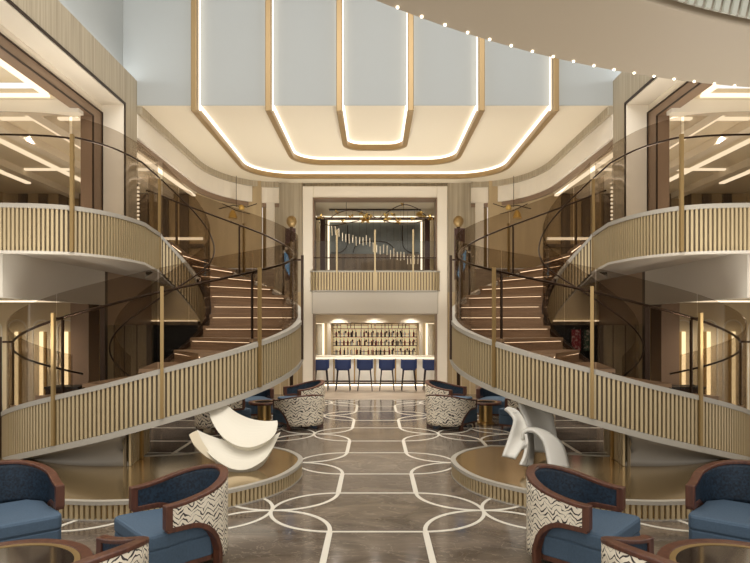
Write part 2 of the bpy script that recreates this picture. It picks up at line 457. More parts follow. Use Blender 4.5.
# rod chandelier
rc=thing('rod_chandelier','pendant of many thin glass rods falling diagonally in front of the grey wall panel','chandelier',(0,21,4.2))
mb=MB()
for i in range(26):
    x=-1.5+i*.12; z=5.55-.045*i+random.uniform(-.1,.1)
    mb.tube([(x,21+random.uniform(-.3,.3),z),(x,21,z-.28)],.014,6)
mb.build('glass_rod', mat('rod_glass',(226,214,190),.2,emit=(255,230,190),es=.35), rc)
mb=MB().box(-1.6,1.6,20.9,21.1,6.1,6.14)
for i in range(0,26,2): mb.tube([(-1.5+i*.12,21,6.12),(-1.5+i*.12,21,5.4-.04*i)],.003,4)
mb.build('ceiling_plate', M_bronze, rc)
# branch chandelier
bc=thing('branch_chandelier','long dark branch chandelier with gold leaf blossoms hanging across the top of the portal','chandelier',(0,18.8,5.4))
mb=MB().tube([(-1.75,18.8,5.45),(-.8,18.8,5.42),(0,18.8,5.44),(.9,18.8,5.43),(1.78,18.8,5.46)],.035,8)
for pts in ([(-1.4,5.45),(-1.1,5.62),(-.7,5.68),(-.2,5.55),(.1,5.42)],[(.15,5.45),(.5,5.7),(.9,5.86),(1.3,5.75),(1.6,5.5)],[(-1.75,5.3),(-1.3,5.2),(-.9,5.28),(-.5,5.36)],[(.2,5.4),(.6,5.28),(1.1,5.27),(1.6,5.38)]):
    mb.tube([Vector((p[0],18.75,p[1])) for p in catmull([(a,b,0) for a,b in pts],6)],.014,6)
for x in (-.9,.9): mb.tube([(x,18.8,5.45),(x,18.8,6.2)],.006,5)
mb.build('branch', M_bronze, bc)
for x,z,r in ((-1.7,5.45,.1),(-1.2,5.62,.06),(-1.0,5.32,.08),(-.75,5.5,.07),(-.45,5.62,.07),(-.3,5.42,.14),(-.15,5.45,.09),(.35,5.46,.12),(.55,5.52,.09),(.72,5.36,.1),(.85,5.86,.06),(1.2,5.42,.07),(1.45,5.5,.14),(1.72,5.45,.09)):
    mb=MB()
    for k in range(9):
        a=random.uniform(0,2*pi); e=random.uniform(-1,1)
        d=Vector((cos(a)*cos(e),sin(a)*cos(e)*.8,sin(e)))
        c=Vector((x,18.75,z)); s=Vector((-d.y,d.x,.1)).normalized()*r*.45; up=d.cross(s).normalized()*r*.12
        mb.add([c,c+d*r*.9+s*1.3+up,c+d*r*1.5,c+d*r*.9-s*1.3+up,c+d*r*.5-up*2],[(0,1,4),(1,2,4),(2,3,4),(3,0,4),(0,3,2,1)])
    mb.build('blossom', M_leaf, bc)

# ------------------------------------------------------------------ bar
struct('wall_back_bar', bx(-3.5,3.5,22.3,22.5,0,2.6), M_panel)
struct('wall_left_bar', bx(-3.0,-2.6,18.7,22.3,0,2.6), M_tan)
struct('wall_right_bar', bx(2.6,3.0,18.7,22.3,0,2.6), M_tan)
struct('trim_20', bx(-1.72,-1.6,21.6,22.3,.9,2.2).box(1.6,1.72,21.6,22.3,.9,2.2).box(-2.6,2.6,21.6,22.3,2.18,2.5), M_cream)
def niche(mir):
    t=thing('niche_column','white fluted column glowing in a niche at the %s end of the back bar'%('crescent sculpture' if not mir else 'ribbon sculpture'),'column',(2.05 if mir else -2.05,21.7,.9),'niche columns')
    MB().lathe([(.14,.92),(.14,2.14)],-2.05,21.75,20).build('shaft', M_white, t, mir)
    bx(-2.25,-1.85,21.55,21.95,.86,.92).build('plinth', M_tan, t, mir)
    bx(-2.25,-1.85,21.9,21.94,.92,2.16).build('light_panel', L_soft, t, mir)
both(niche)
bb=thing('back_bar_display','lit back-bar shelf unit with dark lattice and shelves of bottles','shelf',(0,22,.86))
bx(-1.56,1.56,22.2,22.28,.86,2.14).build('back_panel', mat('backbar_lit',(236,214,170),.5,emit=(255,226,176),es=.55), bb)
for z in (1.0,1.34,1.66,1.96): bx(-1.56,1.56,21.95,22.2,z-.012,z+.012).build('shelf', M_bronze, bb)
mb=bx(-1.6,-1.54,21.9,22.2,.86,2.16).box(1.54,1.6,21.9,22.2,.86,2.16).box(-1.6,1.6,21.9,22.2,2.12,2.18)
mb.build('surround', M_tan, bb)
mb=MB(); rr=random.Random(3)
for i in range(13):
    x=-1.5+i*.25
    for j in range(4):
        z=.98+j*.32
        if rr.random()<.85: mb.box(x-.01,x+.01,21.93,21.95,z,z+.3)
        if rr.random()<.75: mb.box(x-.05,x+.25,21.93,21.95,z+.14,z+.16)
        mb.box(x+.1,x+.13,21.93,21.95,z+.05,z+.22) if rr.random()<.7 else None
        if rr.random()<.5: mb.box(x+.15,x+.21,21.93,21.95,z+.18,z+.27)
mb.build('lattice', M_bronze, bb)
bar=thing('bar_counter','long pale bar counter with glowing underside behind the six blue stools','bar counter',(0,20.6,0))
bx(-2.45,2.45,20.35,21.0,.99,1.05).build('counter_top', mat('bar_top',(238,228,206),.25), bar, bevel=.01)
bx(-2.4,2.4,20.5,20.95,.12,.99).build('body', M_bar, bar)
mb=MB()
for i in range(22): 
    x=-2.31+i*.22; mb.box(x-.05,x+.05,20.46,20.5,.14,.96)
mb.build('fluting', M_bar, bar)
for i in range(7):
    x=-2.1+.7*i; bx(x-.02,x+.02,20.44,20.5,.12,.98).build('gold_trim', M_gold, bar)
bx(-2.4,2.4,20.42,20.49,.965,.988).build('light_strip', L_bar, bar)
bx(-2.4,2.4,20.55,20.9,0,.12).build('toe_kick', M_bronze, bar)
bx(-2.35,2.35,20.48,20.54,.02,.07).build('base_light', L_bar, bar)
MB().tube([(-2.35,20.3,.2),(2.35,20.3,.2)],.02,8).build('foot_rail', M_bronze, bar)
# stools
def make_stool():
    t=thing('bar_stool','','bar stool',(0,0,0),'bar stools in front of the bar')
    bx(-.21,.21,-.2,.2,.66,.75).build('seat', M_stoolblue, t, bevel=.03)
    P=[(-.23,.12),(-.235,-.12),(-.19,-.2),(-.1,-.225),(.1,-.225),(.19,-.2),(.235,-.12),(.23,.12)]
    MB().ribbon([tuple(p[:2]) for p in catmull([(a,b,0) for a,b in P],4)],.72,1.0,-.02,.02).build('backrest', M_stoolblue, t, smooth=False)
    for sx in (-1,1):
        for sy in (-1,1):
            MB().tube([(sx*.17,sy*.16,.67),(sx*.23,sy*.22,0)],[.02,.012],8).build('leg', M_stoolleg, t)
    MB().tube([(-.2,-.19,.3),(.2,-.19,.3),(.2,.19,.3),(-.2,.19,.3)],.01,6,True).build('foot_ring', M_stoolleg, t)
    return t
st=make_stool()
ords=['outermost on the crescent sculpture side','second from the crescent sculpture side','third from the crescent sculpture side, just off centre','third from the ribbon sculpture side, just off centre','second from the ribbon sculpture side','outermost on the ribbon sculpture side']
for i in range(6):
    s=st if i==0 else copy_tree(st)
    s.location=(-1.72+.7*i,19.2,0); s['label']='blue bar stool, '+ords[i]
# bottles
def bottle_mesh():
    mb=MB().lathe([(.03,0),(.034,.02),(.034,.15),(.012,.19),(.011,.25),(.014,.26)],0,0,10)
    return mb
bmats=[mat('bottle_amber',(120,58,26),.15),mat('bottle_clear',(220,214,200),.15),mat('bottle_dark',(30,26,26),.15),mat('bottle_red',(110,30,26),.2)]
bprotos=[]
for m_ in bmats:
    o=bottle_mesh().build('bottle',m_,None); bprotos.append(o); o['used']=0
k=0; rr=random.Random(5)
for si,z in enumerate((1.012,1.352,1.672)):
    for i in range(20):
        x=-1.44+i*.15+rr.uniform(-.02,.02); b=bprotos[(i*3+si+rr.randint(0,1))%4]
        if b['used']==0: o=b; b['used']=1
        else: o=b.copy(); COL.objects.link(o)
        o.location=(x,22.06,z)
        tag(o,'small liquor bottle standing on the lit back-bar shelves','bottle','bottles on the back-bar shelves')
for o in bprotos: del o['used']
for o in list(bpy.data.objects):
    if 'used' in o: del o['used']

# ------------------------------------------------------------------ side lounges
def lounge(mir):
    s='left' if not mir else 'right'
    # upper lounge
    fp=[(-7,8.62),(-5.2,8.62),(-4.5,8.85),(-4.3,9.1),(-4.12,9.5),(-4.05,10.1),(-3.98,10.95),(-4.6,12.2),(-4.9,12.4),(-4.68,12.4),(-4.68,17.9),(-11,17.9),(-11,8.62)]
    fp=[(-5.02,12.4) if q==(-4.9,12.4) else q for q in fp]
    struct('floor_upper_%s'%s, MB().prism(fp,3.17,F2-.005), M_soffit, mir)
    struct('wall_%s_bulkhead'%s, bx(-5.5,-5.4,8.7,12.0,2.5,3.17), M_soffit, mir)
    struct('trim_21', bx(-5.5,-5.4,12.0,12.12,0,3.17), M_bronze, mir)
    struct('wall_%s_lounge'%s, bx(-11.3,-3.4,17.9,18.1,3.8,6.4), M_tan, mir)
    struct('ceiling_lounge_%s'%s, bx(-11,-5.3,-1,10.4,6.3,6.4).box(-11,-5.31,10.4,17.9,6.02,6.2).box(-5.4,-5.3,-1,10.4,6.05,6.3), M_creamc, mir)
    mb=bx(-5.74,-5.6,2,10.3,6.07,6.1).box(-11,-5.6,10.24,10.34,6.02,6.06)
    struct('trim_22', mb, L_soft, mir)
    mb=bx(-6.5,-6.36,10.9,16.5,5.98,6.02).box(-8.0,-7.86,10.6,16.5,5.98,6.02).box(-9.6,-9.46,10.6,16.5,5.98,6.02).box(-5.5,-5.42,12,16.5,5.98,6.02)
    mb.box(-10.5,-5.6,11.3,11.4,5.98,6.02).box(-10.5,-5.6,15.0,15.1,5.98,6.02)
    struct('trim_23', mb, L_soft, mir)
    mb=MB()
    for x in (-6.1,-7.2,-8.9): mb.box(x-.12,x+.12,10.5,17.8,5.85,6.02)
    mb.box(-10.9,-5.15,10.42,10.6,5.8,6.02)
    struct('ceiling_beam_%s'%s, mb, M_cream, mir)
    mb=MB()
    for i in range(9):
        x=-10.6+i*.6; mb.box(x,x+.25,17.82,17.9,3.8,6.0)
    mb.box(-10.9,-5.1,17.8,17.9,4.4,4.5)
    struct('wall_%s_panelling'%s, mb, M_taupe, mir)
    struct('trim_24', bx(-10.9,-5.1,17.78,17.8,4.62,4.7), L_soft, mir)
    # ground lounge
    struct('ceiling_ground_%s'%s, bx(-12,-5.5,8.7,14.5,2.6,2.75), M_creamc, mir)
    struct('trim_25', bx(-11.5,-5.6,9.6,9.75,2.57,2.6).box(-11.5,-5.6,12.3,12.4,2.57,2.6), L_soft, mir)
    struct('wall_%s_end'%s, bx(-11.3,-11.1,8.6,18,0,6.4), M_tan, mir)
    struct('wall_%s_arches'%s, bx(-12,-6.7,13.5,13.7,0,2.6), M_panel, mir)
    mb=MB(); lb=MB(); gb=MB()
    for i in range(9):
        x=-11.4+i*.56
        pts=[(x+.21*cos(a), 2.0+.21*sin(a)) for a in [pi*j/10 for j in range(11)]]
        mb.tube([(x+.21,13.48,.1)]+[(a,13.48,b) for a,b in pts]+[(x-.21,13.48,.1)],.018,6)
        lb.box(x-.05,x+.05,13.46,13.49,.1,1.95)
        gb.box(x+.05,x+.1,13.44,13.49,.1,1.95)
    struct('trim_26', mb, M_white, mir); struct('trim_27', lb, L_slot, mir); struct('trim_28', gb, M_gold, mir)
    struct('trim_29', bx(-6.7,-6.3,13.2,13.7,0,2.6).box(-5.52,-5.4,12.12,14.5,2.1,3.17), M_brown, mir)
both(lounge)

# ------------------------------------------------------------------ staircases
CX,CY,RO,RI=-3.57,10.12,2.30,.73
TAB=[(-223,0),(-148,.74),(-90,1.29),(-71,1.49),(-40,1.785),(-10,2.06),(7,2.24),(30,2.52),(60,2.95),(90,3.38),(114,3.71),(124,F2)]
def tz(th):
    if th<=TAB[0][0]: return 0
    for (a,x),(b,y) in zip(TAB,TAB[1:]):
        if th<=b: return x+(y-x)*(th-a)/(b-a)
    return F2
def tinv(z):
    for (a,x),(b,y) in zip(TAB,TAB[1:]):
        if z<=y: return a+(b-a)*(z-x)/(y-x)
    return TAB[-1][0]
def hp(th,r): a=radians(th); return (CX+r*cos(a),CY+r*sin(a))
SIDE={False:('the crescent sculpture','white crescent sculpture'),True:('the ribbon sculpture','twisted ribbon sculpture')}
def sweep(th0,th1,r,step=3):
    n=max(2,int(abs(th1-th0)/step)); T=[th0+(th1-th0)*i/n for i in range(n+1)]
    return T,[hp(t,r) for t in T]
def staircase(mir):
    sx=-1 if not mir else 1
    t=thing('spiral_staircase','sweeping spiral staircase with gold slats and bronze glass beside the '+SIDE[mir][1],'staircase',(3.6*sx,CY,0))
    # outer fascia
    T,P=sweep(-216,118,RO)
    Z=[tz(a) for a in T]
    lo=lambda d:[max(z+d,.0) for z in Z]
    MB().ribbon(P,[max(z-.66,.0) for z in Z],[max(z-.02,.02) for z in Z],-.04,0).build('outer_backing', M_slatback, t, mir)
    mb=MB(); slats(mb,P,[max(z-.62,.01) for z in Z],[max(z-.03,.03) for z in Z],.057,.031,0,.04); mb.build('outer_slats', M_slat, t, mir)
    MB().ribbon(P,[z-.03 for z in Z],[z+.035 for z in Z],-.05,.05).build('outer_top_band', M_band, t, mir)
    T2,P2=sweep(-150,118,RO); Z2=[tz(a) for a in T2]
    MB().ribbon(P2,[z-.705 for z in Z2],[z-.625 for z in Z2],-.06,.05).build('outer_bottom_band', M_band, t, mir)
    # inner fascia
    Ti,Pi=sweep(-216,113,RI,6); Zi=[tz(a) for a in Ti]
    MB().ribbon(Pi,[max(z-.64,0) for z in Zi],[max(z-.02,.02) for z in Zi],0,.04).build('inner_backing', M_slatback, t, mir)
    mb=MB(); slats(mb,Pi,[max(z-.62,.01) for z in Zi],[max(z-.03,.03) for z in Zi],.057,.031,0,.03,-1); mb.build('inner_slats', M_slat, t, mir)
    Tt,Pt=sweep(55,113,RI,6)
    MB().ribbon(Pt,[tz(a)-.03 for a in Tt],[tz(a)+.035 for a in Tt],-.04,.05).build('inner_top_band', M_band, t, mir)
    Tt,Pt=sweep(-216,55,RI,6)
    MB().ribbon(Pt,[max(tz(a)-.03,0) for a in Tt],[tz(a)+.05 for a in Tt],-.04,.05).build('inner_curb', M_bronze, t, mir)
    # soffit
    mb=MB(); vs=[];fs=[]
    T3=[-145+ (118+145)*i/70 for i in range(71)]
    for a in T3:
        for r in (RI+.03,RO-.03):
            for d in (-.70,-.67):
                x,y=hp(a,r); vs.append((x,y,tz(a)+d))
    for i in range(70):
        b=4*i; fs+=[(b,b+2,b+6,b+4),(b+1,b+5,b+7,b+3),(b,b+4,b+5,b+1),(b+2,b+3,b+7,b+6)]
    fs+=[(0,1,3,2),(280,282,283,281)]
    mb.add(vs,fs); mb.build('soffit', M_soffit, t, mir, smooth=False)
    # steps
    n=20; rise=F2/n
    for k in range(1,n+1):
        z=k*rise; a0=tinv(z-rise*.999) if k==1 else tinv((k-1)*rise+rise*.5); a1=tinv(min(z+rise*.5,F2)) if k<n else 121
        a0=tinv(z-rise); a1=tinv(z) if k<n else 124
        a0=tinv(z-rise*.5); a1=tinv(min(z+rise*.5,F2)) if k<n else 124
        vs=[];m=6
        for i in range(m+1):
            a=a0-(1.2 if i==0 else 0)+(a1-a0+1.5)*i/m
            for r in (RI+.045,RO-.045):
                for zz in (z-.045,z): x,y=hp(a,r); vs.append((x,y,zz))
        fs=[]
        for i in range(m): b=4*i; fs+=[(b,b+4,b+6,b+2),(b+1,b+3,b+7,b+5),(b,b+1,b+5,b+4),(b+2,b+6,b+7,b+3)]
        fs+=[(0,2,3,1),(4*m,4*m+1,4*m+3,4*m+2)]
        mb=MB(); mb.add(vs,fs)
        x0,y0=hp(a0,RI+.045); x1,y1=hp(a0,RO-.045)
        mb.ribbon([(x0,y0),(x1,y1)],max(z-rise-.02,0),z-.04,-.02,.01)
        x0,y0=hp(a0-1.2,RI+.045); x1,y1=hp(a0-1.2,RO-.045)
        mb.ribbon([(x0,y0),(x1,y1)],z-.055,z-.02,-.008,.002)
        st_=mb.build('step', M_tread, t, mir)
        x0,y0=hp(a0-.25,RI+.1); x1,y1=hp(a0-.12,RO-.1)
        MB().ribbon([(x0,y0),(x1,y1)],z-.060,z-.046,-.002,.012).build('light_strip', L_tread, st_, mir)
    # glass, posts, rails
    posts=[-140.5,-105.8,-71,-36.5,-2,33,68,103]
    edges=[-206]+[p-1.2 for p in posts]+[117]
    for a,b in zip(edges,edges[1:]):
        Tg,Pg=sweep(a+.25,b-.25,RO-.05,2.5)
        MB().ribbon(Pg,[tz(q)+.03 for q in Tg],[tz(q)+1.38 for q in Tg],-.006,.006).build('glass_panel', M_glass, t, mir)
    ie=[-206,-120,-40,30,111]
    for a,b in zip(ie,ie[1:]):
        Tg,Pg=sweep(a+.5,b-.5,RI+.03,5)
        MB().ribbon(Pg,[tz(q)+.04 for q in Tg],[tz(q)+1.38 for q in Tg],-.006,.006).build('glass_panel', M_glass, t, mir)
    for p in posts:
        a=radians(p); M=Matrix.Translation((CX+(RO+.055)*cos(a),CY+(RO+.055)*sin(a),0))@Matrix.Rotation(a,4,'Z')
        MB().box(-.02,.02,-.022,.022,tz(p)-.62,tz(p)+1.12,0,M).build('post', M_bronze if p in (-140.5,-2) else M_postgold, t, mir)
        M2=Matrix.Translation((CX+(RO-.0)*cos(a),CY+(RO-.0)*sin(a),0))@Matrix.Rotation(a,4,'Z')
        MB().box(-.10,.03,-.008,.008,tz(p)+1.03,tz(p)+1.06,0,M2).box(-.12,-.09,-.012,.012,tz(p)+.05,tz(p)+1.03,0,M2).build('bracket', M_bronze, t, mir)
    Th,Ph=sweep(-210,118,RO-.11,3)
    MB().tube([(x,y,tz(q)+1.06) for q,(x,y) in zip(Th,Ph)],.018,8).build('handrail', M_bronze, t, mir, smooth=True)
    Th,Ph=sweep(-210,112,RI+.1,6)
    MB().tube([(x,y,tz(q)+1.06) for q,(x,y) in zip(Th,Ph)],.014,8).build('handrail', M_bronze, t, mir, smooth=True)
    # skirt under the low flight, standing on the plinth
    mb=MB(); vs=[];fs=[]; m=24
    for i in range(m+1):
        a=-150+(68)*i/m
        for j in range(7):
            f=j/6; r=RO-.02-.22*f-.10*sin(f*pi)
            ae = a+ (3.5*sin(f*pi) *-1 if i==m else 0)
            x,y=hp(ae,r); z=(tz(a)-.69)*(1-f)+.2*f
            vs.append((x,y,max(z,.02)))
    for i in range(m):
        for j in range(6): b=i*7+j; fs.append((b,b+7,b+8,b+1))
    mb.add(vs,fs); mb.build('skirt', M_skirt, t, mir, solid=.03, smooth=True)
    x0,y0=hp(-83.5,RO-.2); x1,y1=hp(-83.5,1.1)
    PP=[(x0+(x1-x0)*i/8,y0+(y1-y0)*i/8) for i in range(9)]
    mb=MB().ribbon(PP,.2,.66,-.03,0); mb.build('end_panel', M_slatback, t, mir)
    mb=MB(); slats(mb,PP,.21,.66,.083,.05,0,.04,-1); slats(mb,PP,.21,.66,.083,.05,.03,.06,1); mb.build('end_slats', M_slat, t, mir)
    MB().box(-3.345,-3.285,8.47,8.53,.21,.86).build('support_post', M_gold, t, mir)
both(staircase, .052)

# balconies over the lounges, fascia runs on from the inner string
def balcony(mir):
    sx=-1 if not mir else 1
    t=thing('balcony','curved gold-slatted upper balcony with glass rail, by the '+SIDE[mir][1],'balcony',(5*sx,9,3.16))
    pts=[(-3.885,10.82),(-3.95,10.1),(-3.99,9.72),(-4.06,9.38),(-4.2,9.06),(-4.42,8.78),(-4.75,8.63),(-5.2,8.57),(-6,8.54),(-7,8.54)]
    P=[tuple(p[:2]) for p in catmull([(a,b,0) for a,b in pts],8)]
    Z=[3.70+(F2-3.70)*min(1,i/7) for i in range(len(P))]
    MB().ribbon(P,[z-.66 for z in Z],[z-.02 for z in Z],0,.04).build('backing', M_slatback, t, mir)
    mb=MB(); slats(mb,P,[z-.64 for z in Z],[z-.03 for z in Z],.057,.031,0,.04,-1); mb.build('slats', M_slat, t, mir)
    MB().ribbon(P,[z-.03 for z in Z],[z+.035 for z in Z],-.05,.05).build('top_band', M_band, t, mir)
    MB().ribbon(P,[z-.68 for z in Z],[z-.64 for z in Z],-.045,.06).build('bottom_edge', M_soffit, t, mir)
    cut=[0,41,len(P)-1]
    for a,b in zip(cut,cut[1:]):
        MB().ribbon(P[a:b],[z+.03 for z in Z[a:b]],[z+1.36 for z in Z[a:b]],.03,.042).build('glass_panel', M_glass, t, mir)
    MB().tube([(x-.0,y+.1 if i>40 else y,z+1.05) for i,((x,y),z) in enumerate(zip(P,Z))],.015,8).build('handrail', M_bronze, t, mir, smooth=True)
    for (x,y) in ((-4.40,8.74),(-6.6,8.49)):
        bx(x-.024,x+.024,y-.05,y,3.17,4.87).build('post', M_postgold, t, mir)
        bx(x-.06,x-.04,y+.02,y+.1,3.86,4.84).build('bracket', M_bronze, t, mir)
    bx(-3.885,-3.84,10.74,10.78,3.06,4.72).build('post', M_postgold, t, mir)
both(balcony, .052)

# plinths
def plinth(mir):
    sx=-1 if not mir else 1
    t=thing('plinth','low glossy gold plinth with slatted edge carrying the '+SIDE[mir][1],'plinth',(2.4*sx,7.8,0))
    A=catmull([(p[0],p[1],0) for p in [(-1.76,9.41),(-1.3,9.02),(-1.05,8.4),(-1.2,7.55),(-1.68,6.91),(-2.2,6.6),(-2.85,6.46),(-3.37,6.49),(-4.3,6.62),(-5.2,6.95),(-5.9,7.6),(-6.0,8.4),(-5.4,8.75)]],8)
    P=[tuple(p[:2]) for p in A]
    P+=[(-4.2,8.72),(-3.35,8.66),(-2.83,8.79),(-2.35,9.08),(-2.05,9.36)]
    P=P[::-1] # counter orientation so that the right-hand side is the outside
    area=sum(P[i][0]*P[(i+1)%len(P)][1]-P[(i+1)%len(P)][0]*P[i][1] for i in range(len(P)))
    if area<0: P=P[::-1]
    MB().prism(P,.02,.205).build('top', M_goldtop, t, mir)
    mb=MB(); slats(mb,P+[P[0]],.012,.17,.06,.036,0,.03); mb.build('slats', M_slat, t, mir)
    MB().ribbon(P,.17,.212,-.03,.04,True).build('rim', M_band, t, mir)
    MB().ribbon(P,.0,.015,-.03,.035,True).build('base', M_band, t, mir)
both(plinth, .052)

# ------------------------------------------------------------------ sculptures
def slab(mb, outline, P0, n, thick, bulge=0, back=None):
    n=Vector(n).normalized(); P0=Vector(P0); cam_p=Vector((0,0,CH))
    top=[]
    for px,py in outline:
        d=Vector(((px-375)/F,1,(HY-py)/F)); t=(P0-cam_p).dot(n)/d.dot(n); top.append(cam_p+d*t)
    c=sum(top,Vector())/len(top); m=len(top)
    rmax=max((p-c).length for p in top)
    rings=[]
    for f in (1,.75,.5,.25):
        rings.append([c+(p-c)*f - n*bulge*(1-f*f) for p in top])
    b=len(mb.v)
    vs=[v for r in rings for v in r]+[c-n*bulge]
    bot=[[v-n*thick+(c-v)*.10 for v in rings[0]],[c+(p-c)*.5-n*(thick+bulge*.75) for p in top]]
    vs+= [v for r in bot for v in r]+[c-n*(thick+bulge)]
    fs=[]
    for r in range(3):
        for i in range(m): j=(i+1)%m; fs.append((r*m+i,r*m+j,(r+1)*m+j,(r+1)*m+i))
    for i in range(m): fs.append((3*m+i,3*m+(i+1)%m,4*m))
    o=4*m+1
    for i in range(m):
        j=(i+1)%m; fs.append((i,o+i,o+j,j)); fs.append((o+i,o+m+i,o+m+j,o+j)); fs.append((o+m+i,o+2*m,o+m+j))
    mb.add(vs,fs)
def C(l,ox,oy,s): return [(ox+a/s,oy+b/s) for a,b in l]
cs=thing('crescent_sculpture','white sculpture of two stacked tilted crescent shells on the gold plinth','sculpture',(-1.45,7.9,.21))
def sheet2(E1,E2,P0,n,thick,bulge):
    n=Vector(n).normalized(); P0=Vector(P0); cp=Vector((0,0,CH))
    def un(p):
        d=Vector(((p.x-375)/F,1,(HY-p.y)/F)); return cp+d*((P0-cp).dot(n)/d.dot(n))
    def resamp(E,m):
        q=catmull([(x,y,0) for x,y in E],10); L=[0]
        for u,v in zip(q,q[1:]): L.append(L[-1]+(v-u).length)
        out=[];j=0
        for i in range(m+1):
            t=L[-1]*i/m
            while j<len(L)-2 and L[j+1]<t: j+=1
            f=(t-L[j])/max(1e-9,L[j+1]-L[j]); out.append(q[j].lerp(q[j+1],min(1,f)))
        return out
    m,k=28,10; A,B=resamp(E1,m),resamp(E2,m); vs=[];fs=[]
    for lay in (0,1):
        for i in range(m+1):
            for j in range(k+1):
                f=j/k; p=un(A[i].lerp(B[i],f)); g=sin(pi*i/m)
                p=p-n*bulge*(4*f*(1-f))*g
                if lay: 
                    c=un(A[m//2].lerp(B[m//2],.5)); p=p-n*thick*(.45+.55*g)+(c-p)*.07
                vs.append(p)
    S=(m+1)*(k+1)
    for i in range(m):
        for j in range(k):
            c=i*(k+1)+j
            fs.append((c,c+1,c+k+2,c+k+1)); fs.append((S+c,S+c+k+1,S+c+k+2,S+c+1))
        c=i*(k+1); fs.append((c,c+k+1,S+c+k+1,S+c)); c+=k; fs.append((c,S+c,S+c+k+1,c+k+1))
    for j in range(k):
        fs.append((j,S+j,S+j+1,j+1)); c=m*(k+1)+j; fs.append((c,c+1,S+c+1,S+c))
    mb=MB(); mb.add(vs,fs); return mb
q=lambda l: C(l,185,395,6.62)
sheet2(q([(80,230),(150,262),(230,290),(330,318),(430,326),(530,296),(632,245)]),q([(78,236),(95,300),(150,380),(220,440),(310,488),(400,494),(480,460),(540,412),(592,330),(632,248)]),U(244,462,7.78),(.04,-.62,.78),.13,.05).build('lower_crescent', M_white, cs, bevel=.008)
sheet2(q([(158,100),(210,80),(265,62),(340,115),(430,155),(530,172),(612,168)]),q([(158,104),(172,160),(210,230),(265,290),(345,335),(440,345),(540,308),(598,255),(614,195)]),U(248,447,7.86),(.02,-.66,.75),.10,.05).build('upper_crescent', M_white, cs, bevel=.008)
sheet2(q([(28,262),(55,245),(82,240),(110,300)]),q([(28,268),(60,330),(130,400),(210,450)]),U(197,438,7.95),(.3,-.8,.5),.06,0).build('rear_shell', mat('shell_cream',(196,182,154),.55), cs)
# ribbon sculpture : lofted sheets
rs=thing('ribbon_sculpture','tall white sculpture of twisting ribbons and arches on the gold plinth','sculpture',(1.9,8.0,.21))
def loft(name, E1, E2, m=None, nseg=7, solid=.035, bow=0):
    a=catmull(E1,nseg); b=catmull(E2,nseg); n=len(a); k=6
    vs=[];fs=[]
    for i in range(n):
        for j in range(k+1):
            f=j/k; p=a[i]*(1-f)+b[i]*f
            q=U(p.x,p.y,p.z+bow*sin(pi*f)); vs.append(q)
    for i in range(n-1):
        for j in range(k): c=i*(k+1)+j; fs.append((c,c+1,c+k+2,c+k+1))
    mb=MB(); mb.add(vs,fs); return mb.build(name, m or M_white2, rs, solid=solid, smooth=True)
def R7(l): return [(495+a/7.04,395+b/7.04,y) for a,b,y in l]
# 1 left ribbon, broad upright blade ending at the tip
loft('blade', R7([(68,98,8.0),(105,130,8.0),(135,185,7.95),(100,300,7.9),(52,432,7.75)]), R7([(100,82,8.15),(160,110,8.15),(215,200,8.1),(228,300,8.0),(140,448,7.7)]), bow=.05)
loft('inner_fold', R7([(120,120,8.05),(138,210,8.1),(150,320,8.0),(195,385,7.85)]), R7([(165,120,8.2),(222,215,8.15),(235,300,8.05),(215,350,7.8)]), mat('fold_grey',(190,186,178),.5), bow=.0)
# 2 back sheet
loft('back_sheet', R7([(172,32,8.55),(175,90,8.5),(215,180,8.45),(235,260,8.4),(262,400,8.35)]), R7([(185,25,8.6),(390,122,8.75),(420,215,8.75),(435,290,8.7),(440,410,8.6)]), bow=.15)
# 3 arch
loft('arch', R7([(195,315,7.95),(205,262,7.95),(260,250,7.9),(320,300,7.85),(352,370,7.8),(376,500,7.7)]), R7([(182,300,8.2),(205,245,8.25),(300,238,8.2),(400,280,8.15),(480,365,8.1),(522,520,7.95)]), bow=-.05)
# 4 upright strips
loft('strip', R7([(215,275,7.9),(222,340,7.85),(205,430,7.75),(176,492,7.65)]), R7([(225,275,8.05),(236,350,8.0),(228,430,7.9),(205,500,7.72)]))
loft('strip', R7([(225,265,8.1),(235,350,8.05),(230,430,7.98),(215,500,7.8)]), R7([(262,270,8.25),(268,350,8.25),(268,430,8.2),(262,500,7.95)]), mat('fold_grey2',(176,172,164),.5))

